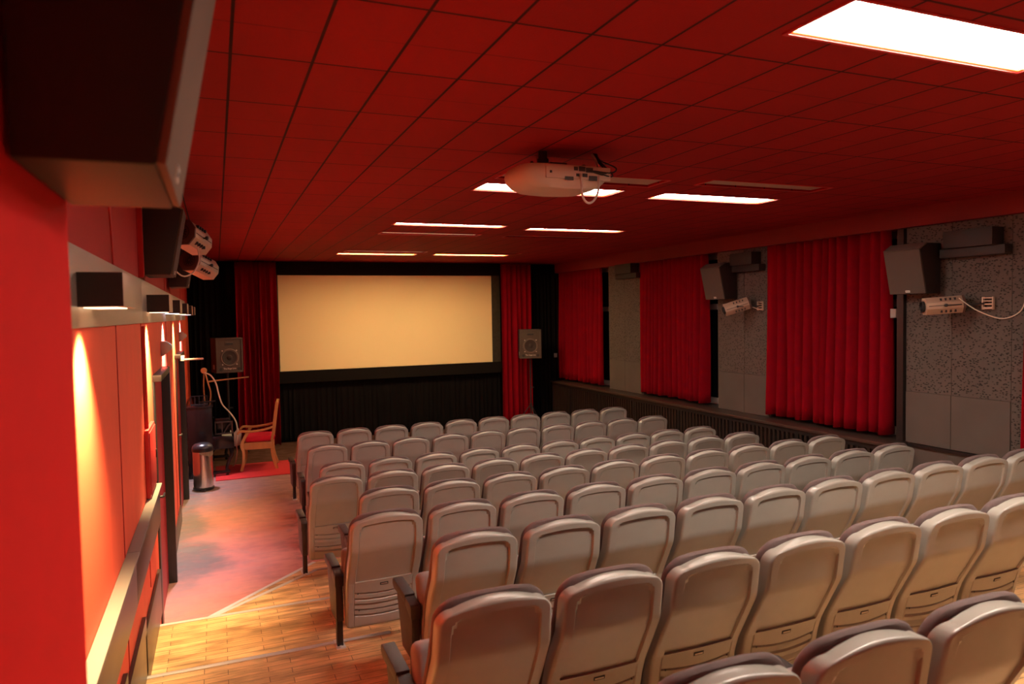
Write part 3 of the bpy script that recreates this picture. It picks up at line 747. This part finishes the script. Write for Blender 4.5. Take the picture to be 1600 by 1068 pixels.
def cushion_mesh():            # fabric cushion standing just proud of the shell in front
    mb = MB(); VT, VB = .938, .20
    N_ = 48; pts = []
    def hw(v): return .236-.012*max(0, (v-.6)/.33)
    outline = []
    r = .078
    for k in range(9): an = k/8*PI/2; outline.append((hw(.9)-r+r*math.sin(PI/2-an)*1.0, VT-r+r*math.sin(an)))
    top = [(-x, z) for x, z in outline[::-1]]
    path = [(.225, VB), (.236, .35), (.238, .55), (.234, .72)]+outline+[(.08, VT+.0)]+[(-.08, VT)]+top+[(-.234, .72), (-.238, .55), (-.236, .35), (-.225, VB)]
    rings = []
    for dy, sc_ in ((.058, .93), (.062, .985), (.074, 1.0), (.090, .995), (.104, .965), (.113, .88), (.118, .6)):
        ring = []
        for x, z in path:
            zz = .56+(z-.56)*(sc_ if sc_ > .9 else sc_+(1-sc_)*.15)
            arch = -.030*(x/.236)**2*max(0, (z-.55)/.37)**2
            ring.append(mb.bm.verts.new((x*sc_, seat_profile(zz)+dy+.012*(x/.236)**2, zz+arch)))
        rings.append(ring)
    for a, b_ in zip(rings, rings[1:]):
        for i in range(len(path)): j = (i+1) % len(path); mb.bm.faces.new((a[i], a[j], b_[j], b_[i]))
    mb.bm.faces.new(rings[-1]); mb.bm.faces.new(rings[0][::-1])
    return mb.mesh('backrest_cushion', M['fabric'], angle=60)
def seatpan_mesh():
    mt = Matrix.Translation((0, .40, .42)) @ Matrix.Rotation(math.radians(-14), 4, 'X')
    return MB().box(-.214, .214, -.055, .055, -.20, .20, .045, mt, seg=4).mesh('seat_cushion', M['fabric_grey'])
def arm_mesh():
    mb = MB(); X0, X1 = -.030, .030
    mb.prism([(.46, .470), (.46, .500), (.72, .508), (.735, .498), (.735, .468), (.70, .452), (.46, .455)], X0, X1, 'x', .006)
    mb.prism([(.345, .40), (.345, .468), (.355, .478), (.459, .490), (.459, .44)], X0+.002, X1-.002, 'x', .005)
    return mb.mesh('armrest', M['arm'])
def panel_mesh():
    return MB().prism([(.35, .17), (.35, .43), (.37, .46), (.62, .46), (.66, .44), (.56, .17)], -.024, .024, 'x', .008).mesh('side_panel', M['arm'])
def leg_mesh():
    mb = MB(); mb.box(-.019, .019, .36, .41, 0.0, .20, .003)
    return mb.mesh('leg', M['dark'])
def foot_mesh():
    mb = MB(); mb.box(-.030, .030, .33, .47, 0, .008, .002)
    for y in (.345, .45): mb.lathe([(.009, .008), (.009, .015)], 8, Matrix.Translation((0, y, 0)))
    return mb.mesh('foot_plate', M['strip'])
def hinge_mesh():
    mb = MB(); mb.box(.19, .217, .33, .37, .165, .20, .004)
    return mb.mesh('hinge', M['dark'])
def plate_mesh():
    y = seat_profile(.448)
    mt = Matrix.Translation((0, y-.0006, .446)) @ Matrix.Rotation(math.atan2(seat_profile(.43)-seat_profile(.46), .03), 4, 'X')
    return MB().box(-.026, .026, -.0015, .0015, -.0085, .0085, .001, mt).mesh('label_plate', M['dark']), mt
ME = dict(back_shell=shell_mesh(), backrest_cushion=cushion_mesh(), seat_cushion=seatpan_mesh(), armrest=arm_mesh(), side_panel=panel_mesh(), leg=leg_mesh(), foot_plate=foot_mesh(), hinge=hinge_mesh())
ME['label_plate'], plate_mt = plate_mesh()
mb = MB()
for k in range(6): mb.box(-.020+k*.007, -.0155+k*.007, -.0026, -.0016, -.0035, .003, 0, plate_mt)
ME['lettering'] = mb.mesh('lettering', M['label'], smooth=False)
mb = MB()
for x, v in ((-.165, .385), (-.155, .268), (.165, .385), (.155, .268)):
    mb.lathe([(.0045, 0), (.0045, .002)], 8, Matrix.Translation((x, seat_profile(v)+.001, v+.014)) @ Matrix.Rotation(PI/2, 4, 'X'))
ME['screw'] = mb.mesh('screws', M['dark'])
SEAT0 = empty('cinema_seat', (0, 0, 0), 'x', 'cinema seat', 'rows of grey cinema seats')
def child(name, par, x=0, mesh=None):
    o = bpy.data.objects.new(name, ME[mesh or name]); COL.objects.link(o); o.parent = par; o.location = (x, 0, 0); return o
for n_ in ('back_shell', 'backrest_cushion', 'seat_cushion', 'hinge'): child(n_, SEAT0)
child('screw', SEAT0.children[0])
pl = child('label_plate', SEAT0); child('lettering', pl)
AX = -.248
child('armrest', SEAT0, AX); child('side_panel', SEAT0, AX); lg = child('leg', SEAT0, AX); child('foot_plate', lg)
ROWS = [(1.147, 9.437, 1.503, .022, 10), (1.15, 8.387, 1.508, .017, 10), (1.15, 7.32, 1.505, .017, 10), (.93, 6.25, 1.408, .022, 10), (1.175, 5.26, 1.318, .026, 10),
        (.935, 4.28, 1.223, .028, 10), (1.20, 3.38, 1.130, .018, 10), (.912, 2.37, 1.032, .010, 7), (1.20, 1.42, .945, .0, 3)]
RN = ['front row', 'second row', 'third row', 'fourth row', 'fifth row', 'sixth row', 'seventh row', 'eighth row', 'ninth row, nearest the camera']
ON = ['first', 'second', 'third', 'fourth', 'fifth', 'sixth', 'seventh', 'eighth', 'ninth', 'tenth']
def floor_z(r): return 0 if r < 3 else dict(LV)[r+1]
first = True
for r, (x0, y0, h, sl_, n) in enumerate(ROWS):
    for i in range(n):
        if first: t = SEAT0; first = False
        else: t = copy_tree(SEAT0)
        t.location = (x0+i*.5, y0+sl_*i*.5, floor_z(r)); t.rotation_euler = (0, 0, math.atan(sl_))
        k = (CZ-h-floor_z(r))/.924
        t['label'] = 'grey folding cinema seat, %s, %s' % ('at the left aisle end' if i == 0 else ON[i]+' from the left aisle', RN[r]+(' from the screen' if 0 < r < 8 else (' before the screen' if r == 0 else '')))
        if i == n-1 and r < 7:
            child('armrest', t, -AX); child('side_panel', t, -AX); l2 = child('leg', t, -AX); child('foot_plate', l2)

# ================================================================== PROJECTOR
pj = empty('video_projector', (2.09, 4.27, Z(.79)), 'white video projector hanging from the red ceiling', 'projector')
mb = MB()
N_ = 36
rings = []
for z, s in ((-.0, .70), (.018, .86), (.05, .97), (.085, 1.0), (.115, .98), (.135, .93)):
    ring = []
    for k in range(N_):
        an = 2*PI*k/N_; c, s_ = math.cos(an), math.sin(an)
        ex = .38
        x = .315*math.copysign(abs(c)**(ex*1.3), c)*(s if abs(c) > .3 else (s+1)/2); y = .20*math.copysign(abs(s_)**ex, s_)*((s+1)/2)
        ring.append(mb.bm.verts.new((x, y, z-(.012*(1-abs(x)/.32) if z < .01 else 0))))
    rings.append(ring)
for a, b_ in zip(rings, rings[1:]):
    for k in range(N_): mb.bm.faces.new((a[k], a[(k+1) % N_], b_[(k+1) % N_], b_[k]))
mb.bm.faces.new(rings[0][::-1]); mb.bm.faces.new(rings[-1])
mb.obj('body', M['cream'], pj, angle=50)
MB().box(-.16, .30, -.205, -.19, .045, .128, .004).obj('rear_panel', M['cream'], pj)
for x0, x1, z0, z1 in ((.035, .062, .098, .122), (.07, .115, .095, .125), (.12, .17, .09, .12), (.05, .085, .062, .08), (.095, .13, .06, .082), (-.03, .03, .036, .058), (.14, .2, .04, .07), (.0-.135, -.12, .075, .09)):
    MB().box(x0, x1, -.2085, -.203, z0, z1, .001).obj('port', M['dark'], pj, smooth=False)
MB().lathe([(.055, 0), (.06, .04), (.045, .045), (.04, .02)], 20, Matrix.Translation((.17, .19, .07)) @ Matrix.Rotation(-PI/2, 4, 'X')).obj('lens', M['dark'], pj)
mt_ = MB(); mt_.box(-.22, .17, -.12, .12, .136, .15, .003); mt_.box(-.06, .06, -.06, .06, .15, .175, .003)
for x, y in ((-.21, -.1), (.16, -.1), (-.21, .1), (.16, .1)): mt_.cyl((x, y, .13), (x, y, .16), .01, 8)
mt_.obj('mounting_plate', M['dark'], pj)
pm = MB(); pm.cyl((-.085, 0, .17), (-.085, 0, .252), .030, 20); pm.lathe([(.038, 0), (.038, .022)], 20, Matrix.Translation((-.085, 0, .18)))
pm.obj('ceiling_pole', M['dark'], pj)
tx = Matrix.Translation((-.0, -.2055, .022)) @ Matrix.Rotation(PI/2, 4, 'X')
cbk = MB()
for i, (dx, dz) in enumerate(((0, 0), (.05, .02), (.09, -.01), (.02, .03), (.12, .03))):
    cbk.tube([(.26-.0+dx*.2, -.05, .252), (.262+dx*.3, -.08, .20), (.27+dx, -.12, .12+dz), (.25+dx*.5, -.2, .08+dz*.6), (.14+dx*.3, -.215, .10)], .0045, smooth=6)
tag(cbk.obj('cable_bundle', M['cable_black'], loc=(2.09, 4.27, Z(.79))), 'tangle of thin black cables dropping from the ceiling to the projector', 'cables')
tag(MB().tube([(2.09+.075, 4.055, Z(.865)), (2.09+.075, 4.04, Z(.80)), (2.165, 4.035, Z(.74)), (2.18, 4.035, Z(.70)), (2.21, 4.035, Z(.682)), (2.25, 4.04, Z(.70)), (2.285, 4.05, Z(.75)), (2.30, 4.06, Z(.82)), (2.31, 4.08, Z(.90)), (2.33, 4.15, Z(.98)), (2.33, 4.2, Z(1.03))], .0075).obj('video_cable', M['cream']), 'thick white cable looping below the projector', 'cable')

# ================================================================== PA SPEAKERS ON STANDS
def pa(loc, rz, label, group='stage loudspeakers'):
    t = empty('loudspeaker', loc, label, 'speaker', group, rz)
    W, D, H = .225, .34, .60
    MB().box(-W, W, .018, D, 0, H, .012).obj('cabinet', M['spk_side'], t)
    fr = MB(); e = .03
    fr.box(-W, W, 0, .02, 0, e, .003); fr.box(-W, W, 0, .02, H-e, H, .003); fr.box(-W, -W+e, 0, .02, e, H-e, .003); fr.box(W-e, W, 0, .02, e, H-e, .003)
    fr.obj('front_frame', M['pa'], t)
    MB().box(-W+e, W-e, .014, .022, e, H-e).obj('baffle', M['pa'], t, smooth=False)
    R_ = Matrix.Translation((0, .016, .26)) @ Matrix.Rotation(PI/2, 4, 'X')
    MB().lathe([(.155, 0), (.155, .012), (.140, .018), (.125, .012), (.118, .0)], 36, R_, cap=False).obj('woofer_ring', M['spk_rim'], t)
    MB().lathe([(.128, .004), (.115, .012), (.09, .004), (.045, -.006+.010), (.04, .012), (.02, .018), (.001, .02)], 36, R_, cap=False).obj('woofer_cone', M['cone'], t)
    MB().box(-.075, .075, .006, .016, .465, .53, .006).obj('horn_tweeter', M['pa'], t); MB().box(-.062, .062, .003, .008, .485, .515, .002).obj('horn_mouth', M['dark'], t)
    b_ = MB()
    for x in (-.15, .15): b_.lathe([(.028, 0), (.028, .006)], 16, Matrix.Translation((x, .016, .06)) @ Matrix.Rotation(PI/2, 4, 'X'))
    b_.obj('bass_port', M['dark'], t)
    s_ = MB()
    for a in range(4): an = PI/4+a*PI/2; s_.lathe([(.011, 0), (.011, .010), (.004, .012)], 10, Matrix.Translation((.168*math.cos(an), .014, .26+.168*math.sin(an))) @ Matrix.Rotation(PI/2, 4, 'X'))
    s_.obj('mounting_bolt', M['brushed'], t)
    text_mesh('The Stage Line', .042, 'lettering', M['white_plastic'], t, Matrix.Translation((0, .012, .07)) @ Matrix.Rotation(PI/2, 4, 'X') @ Matrix.Scale(.85, 4, (1, 0, 0)))
    MB().box(-W-.003, -W+.001, .1, .2, .06, .14, .001).obj('side_label', M['greyplug'], t)
    return t
def stand(loc, hgt, label):
    t = empty('speaker_stand', loc, label, 'speaker stand', 'tripod speaker stands')
    MB().cyl((0, 0, .10), (0, 0, hgt), .016).obj('pole', M['dark'], t)
    MB().cyl((0, 0, .42), (0, 0, .52), .026).obj('collar', M['dark'], t); MB().cyl((.02, 0, .85), (.07, 0, .85), .012).obj('knob', M['dark'], t)
    for k in range(3):
        a = 2*PI*k/3+.5; c, s = math.cos(a), math.sin(a)
        l = MB(); l.cyl((c*.02, s*.02, .48), (c*.36, s*.36, .015), .010, 8); l.cyl((0, 0, .14), (c*.2, s*.2, .235), .007, 8)
        l.obj('leg', M['dark'], t)
    return t
pa((5.99, 13.5, Z(-.965)), -.33, 'brown loudspeaker on a tripod right of the screen')
stand((6.04, 13.64, 0), CZ-.965, 'black tripod stand under the right loudspeaker')
pa((.20, 13.22, Z(-.955)), .26, 'brown loudspeaker left of the screen above the piano')
stand((.16, 13.38, 0), CZ-.955, 'black stand under the left loudspeaker, behind the piano')

# ================================================================== PIANO CORNER
pn = empty('upright_piano', (-.27, 12.4, 0), 'black upright piano standing against the left wall, seen from its end', 'piano')
Y0, Y1 = 11.72, 13.12; ox, oy = .27, -12.4
def P_(mb, name, m, par=None, **k):
    o = mb.obj(name, m, par or pn, **k)
    if par is None: o.location = (.27, -12.4, 0)
    return o
for ya in (Y0, Y1-.035): P_(MB().box(LX+.024, -.105, ya, ya+.035, .0, 1.07, .004), 'side_panel', M['piano'])
P_(MB().box(LX+.03, -.13, Y0+.035, Y1-.035, .08, 1.07, .002), 'case', M['piano'])
P_(MB().box(LX+.02, -.085, Y0-.015, Y1+.015, 1.07, 1.095, .006), 'lid', M['piano'])
for ya in (Y0, Y1-.05): P_(MB().prism([(-.105, .42), (-.105, .62), (.02, .62), (.19, .60), (.20, .52), (.20, .47), (.19, .43)], ya, ya+.05, 'y', .004), 'key_cheek', M['piano'])
P_(MB().box(-.12, .2, Y0+.05, Y1-.05, .43, .485, .004), 'keybed', M['piano'])
kk = MB(); y = Y0+.06
while y < Y1-.08: kk.box(.03, .18, y, y+.0215, .485, .505); y += .0235
o = P_(kk, 'keys', M['whitekey'], smooth=False); o['kind'] = 'stuff'
P_(MB().box(-.12, .03, Y0+.05, Y1-.05, .505, .53, .004), 'fallboard', M['piano'])
for y in (Y0, Y1-.06):
    P_(MB().tube([(.15, y+.03, .43), (.165, y+.03, .34), (.12, y+.03, .24), (.085, y+.03, .12), (.10, y+.03, .06)], .034, 10, taper=.02), 'leg', M['piano'])
    P_(MB().box(-.13, .13, y, y+.06, .045, .085, .006), 'toe_block', M['piano'])
    c = MB()
    for x in (.09, -.38): c.lathe([(.022, -.012), (.022, .012)], 14, Matrix.Translation((x, y+.03, .022)) @ Matrix.Rotation(PI/2, 4, 'X'))
    P_(c, 'caster', M['dark'])
MB_ = MB(); MB_.box(-.105, .10, 11.82, 11.84, .62, .78, .003); 
P_(MB().box(-.09, .15, 12.0, 12.02, .62, .86, .003).box(-.09, -.07, 12.0, 12.3, .62, .86, .003), 'music_desk', M['piano']); MB_.bm.free()
fr = empty('leaning_frame', (.03, 11.9, .62), 'small open dark wooden frame standing on the piano keyboard end', 'frame')
g = MB(); g.box(-.10, .16, 0, .015, .0, .02); g.box(-.10, .16, 0, .015, .18, .2); g.box(-.10, -.08, 0, .015, .02, .18); g.box(.14, .16, 0, .015, .02, .18); g.box(.0, .012, 0, .015, .02, .18)
g.tube([(.03, .02, .02), (.09, .02, .12), (.15, .02, .18)], .008, smooth=0)
g.obj('bars', M['brown'], fr, smooth=False)
bh = empty('sheet_holder', (-.30, 11.95, 1.095), 'small black wire rack on top of the piano', 'rack')
g = MB(); g.box(-.10, .14, -.03, .03, 0, .01); 
for x in (-.1, -.04, .02, .08, .13): g.box(x, x+.008, -.004, .004, .01, .14)
g.box(-.1, .14, -.004, .004, .13, .14); g.obj('rack_body', M['dark'], bh, smooth=False)
# jointed boom arm lamp on the piano
bl = empty('boom_arm_lamp', (-.2, 12.3, 1.095), 'brass jointed boom arm with round head rising from the piano', 'arm lamp')
g = MB(); X_ = lambda x, z: (x+.2, 0, Z(z)*1.0-1.095)
kx = .985
def q(x, z): return (x*kx+.2, 0, CZ+z*kx-1.095)
g.tube([q(-.20, -.86), q(-.215, -1.1), q(-.205, -1.345)], .009, smooth=3); g.tube([q(-.19, -.87), q(-.15, -1.05), q(-.115, -1.2), q(-.125, -1.345)], .011, smooth=3)
g.obj('upright', M['brass'], bl)
MB().lathe([(.01, -.015), (.042, -.012), (.048, 0), (.042, .012), (.01, .015)], 20, Matrix.Translation(q(-.205, -.85)) @ Matrix.Rotation(PI/2, 4, 'X')).obj('round_head', M['brass'], bl)
g = MB(); g.tube([q(-.14, -1.03), q(.10, -1.01), q(.47, -.985)], .013, smooth=2, taper=.008); g.obj('boom', M['brass'], bl)
MB().box(-.29+.2, -.05+.2, -.05, .05, 0, .012, .003).obj('base', M['dark'], bl)
g = MB().tube([(-.19, 12.28, Z(-.87)), (-.10, 12.27, Z(-.92)), (-.03, 12.26, Z(-1.05)), (.0, 12.25, Z(-1.2)), (.05, 12.24, Z(-1.38)), (.16, 12.22, Z(-1.52)), (.24, 12.2, Z(-1.66)), (.26, 12.2, Z(-1.82)), (.24, 12.2, Z(-2.0)), (.245, 12.22, Z(-2.16)), (.22, 12.3, Z(-2.33)), (.18, 12.4, .012)], .011)
tag(g.obj('lamp_cable', M['cable_white']), 'pale cable hanging from the brass boom arm down beside the piano', 'cable')
pb = MB(); rn = random.Random(3)
g = MB().prism([(0, 0), (.10, .02), (.12, .20), (.07, .30), (.0, .22)], 0, .03, 'y', .004)
tag(g.obj('paper_sheet', M['cable_white'], loc=(.21, 12.45, .32)), 'crumpled pale paper hanging at the piano keyboard edge', 'paper'); pb.bm.free()
# rug
rg = MB(); rg.box(-.08, 2.3, 11.42, 12.52, .0005, .012, .004)
tag(rg.obj('floor_rug', M['rug']), 'red carpet runner under the wooden armchair and piano', 'rug')
# trash bin
tb = empty('trash_bin', (-.235, 10.98, 0), 'round stainless steel bin with black dome lid beside the piano', 'bin')
MB().lathe([(.136, 0), (.14, .01), (.14, .035), (.132, .045)], 40).obj('base_ring', M['black_plastic'], tb)
MB().lathe([(.131, .04), (.131, .56)], 48).obj('body', M['steel'], tb)
MB().lathe([(.137, .545), (.141, .56), (.141, .59), (.132, .62), (.10, .65), (.05, .664), (.002, .668)], 40).obj('lid', M['black_plastic'], tb)
MB().box(-.03, .03, -.175, -.12, .008, .022, .004).obj('pedal', M['black_plastic'], tb)
g = MB()
rr = random.Random(5); top = []; bot = []
NB = 60
for k in range(NB+1):
    a = -1.9+k/NB*2.6; r_ = .1345+rr.uniform(0, .007)
    top.append(g.bm.verts.new((.134*math.cos(a), .134*math.sin(a), .548))); bot.append(g.bm.verts.new((r_*math.cos(a), r_*math.sin(a), .525-.045*math.sin(k/NB*PI)+rr.uniform(-.006, .006))))
for k in range(NB): g.bm.faces.new((top[k], top[k+1], bot[k+1], bot[k]))
g.obj('bin_liner', M['bag'], tb)

# ================================================================== WOODEN ARMCHAIR
ch = empty('wooden_armchair', (.58, 12.15, .012), 'oak armchair with red seat cushion in front of the piano', 'armchair', rz=math.radians(-6))
def bar(pts, wx, wy, name, m=M['oak'], par=ch):
    mb = MB(); rings = []
    P = [Vector(p[:3]) for p in pts]
    Q = []
    for i in range(len(P)-1):
        a, b_, c, d = P[max(0, i-1)], P[i], P[i+1], P[min(len(P)-1, i+2)]
        for k in range(5):
            t = k/5; Q.append(.5*((2*b_)+(c-a)*t+(2*a-5*b_+4*c-d)*t*t+(3*b_-a-3*c+d)*t**3))
    Q.append(P[-1])
    for i, p in enumerate(Q):
        t = (Q[min(i+1, len(Q)-1)]-Q[max(i-1, 0)]).normalized(); sy = Vector((0, 1, 0)); n = t.cross(sy).normalized()
        rings.append([mb.bm.verts.new(p+n*a*wx/2+sy*b_*wy/2) for a, b_ in ((-1, -.8), (-.8, -1), (.8, -1), (1, -.8), (1, .8), (.8, 1), (-.8, 1), (-1, .8))])
    for a, b_ in zip(rings, rings[1:]):
        for i in range(8): mb.bm.faces.new((a[i], a[(i+1) % 8], b_[(i+1) % 8], b_[i]))
    mb.bm.faces.new(rings[0][::-1]); mb.bm.faces.new(rings[-1])
    return mb.obj(name, m, par)
for s in (-1, 1):
    y = s*.245
    bar([(-.26, y, 0), (-.225, y, .14), (-.22, y, .30), (-.245, y, .40), (-.20, y, .52), (-.13, y, .62)], .045, .04, 'leg')
    bar([(.27, y*.9, 0), (.215, y*.9, .2), (.205, y*.9, .40), (.235, y*.9, .62), (.265, y*.9, .85), (.30, y*.9, 1.06)], .045, .035, 'leg')
    bar([(-.30, y*1.06, .585), (-.25, y*1.06, .628), (-.1, y*1.06, .618), (.08, y*1.04, .635), (.23, y*.92, .67)], .032, .055, 'arm')
MB().box(-.225, .20, -.25, -.228, .33, .42, .004).box(-.225, .20, .228, .25, .33, .42, .004).box(-.235, -.21, -.23, .23, .33, .42, .004).box(.19, .215, -.2, .2, .33, .42, .004).obj('apron', M['oak'], ch)
MB().box(-.25, .215, -.25, .25, .42, .435, .004).obj('seat', M['oak'], ch)
bk = MB(); 
for z, x in ((1.03, .295), (.70, .245)): bk.box(x-.012, x+.012, -.22, .22, z-.035, z+.035, .004)
for k in (-.12, -.06, 0, .06, .12): bk.cyl((.245, k, .70), (.29, k, 1.02), .009, 8)
bk.obj('backrest', M['oak'], ch)
cu = MB().box(-.20, .205, -.215, .215, .437, .535, .042, seg=4)
cu.tube([(.20, -.17, .50), (.245, -.19, .51), (.25, -.235, .53), (.235, -.245, .47)], .008)
tag(cu.obj('seat_cushion', M['redcushion'], loc=(.58, 12.15, .012)), 'bright red square cushion lying on the oak armchair', 'cushion').rotation_euler = (0, 0, math.radians(-6))
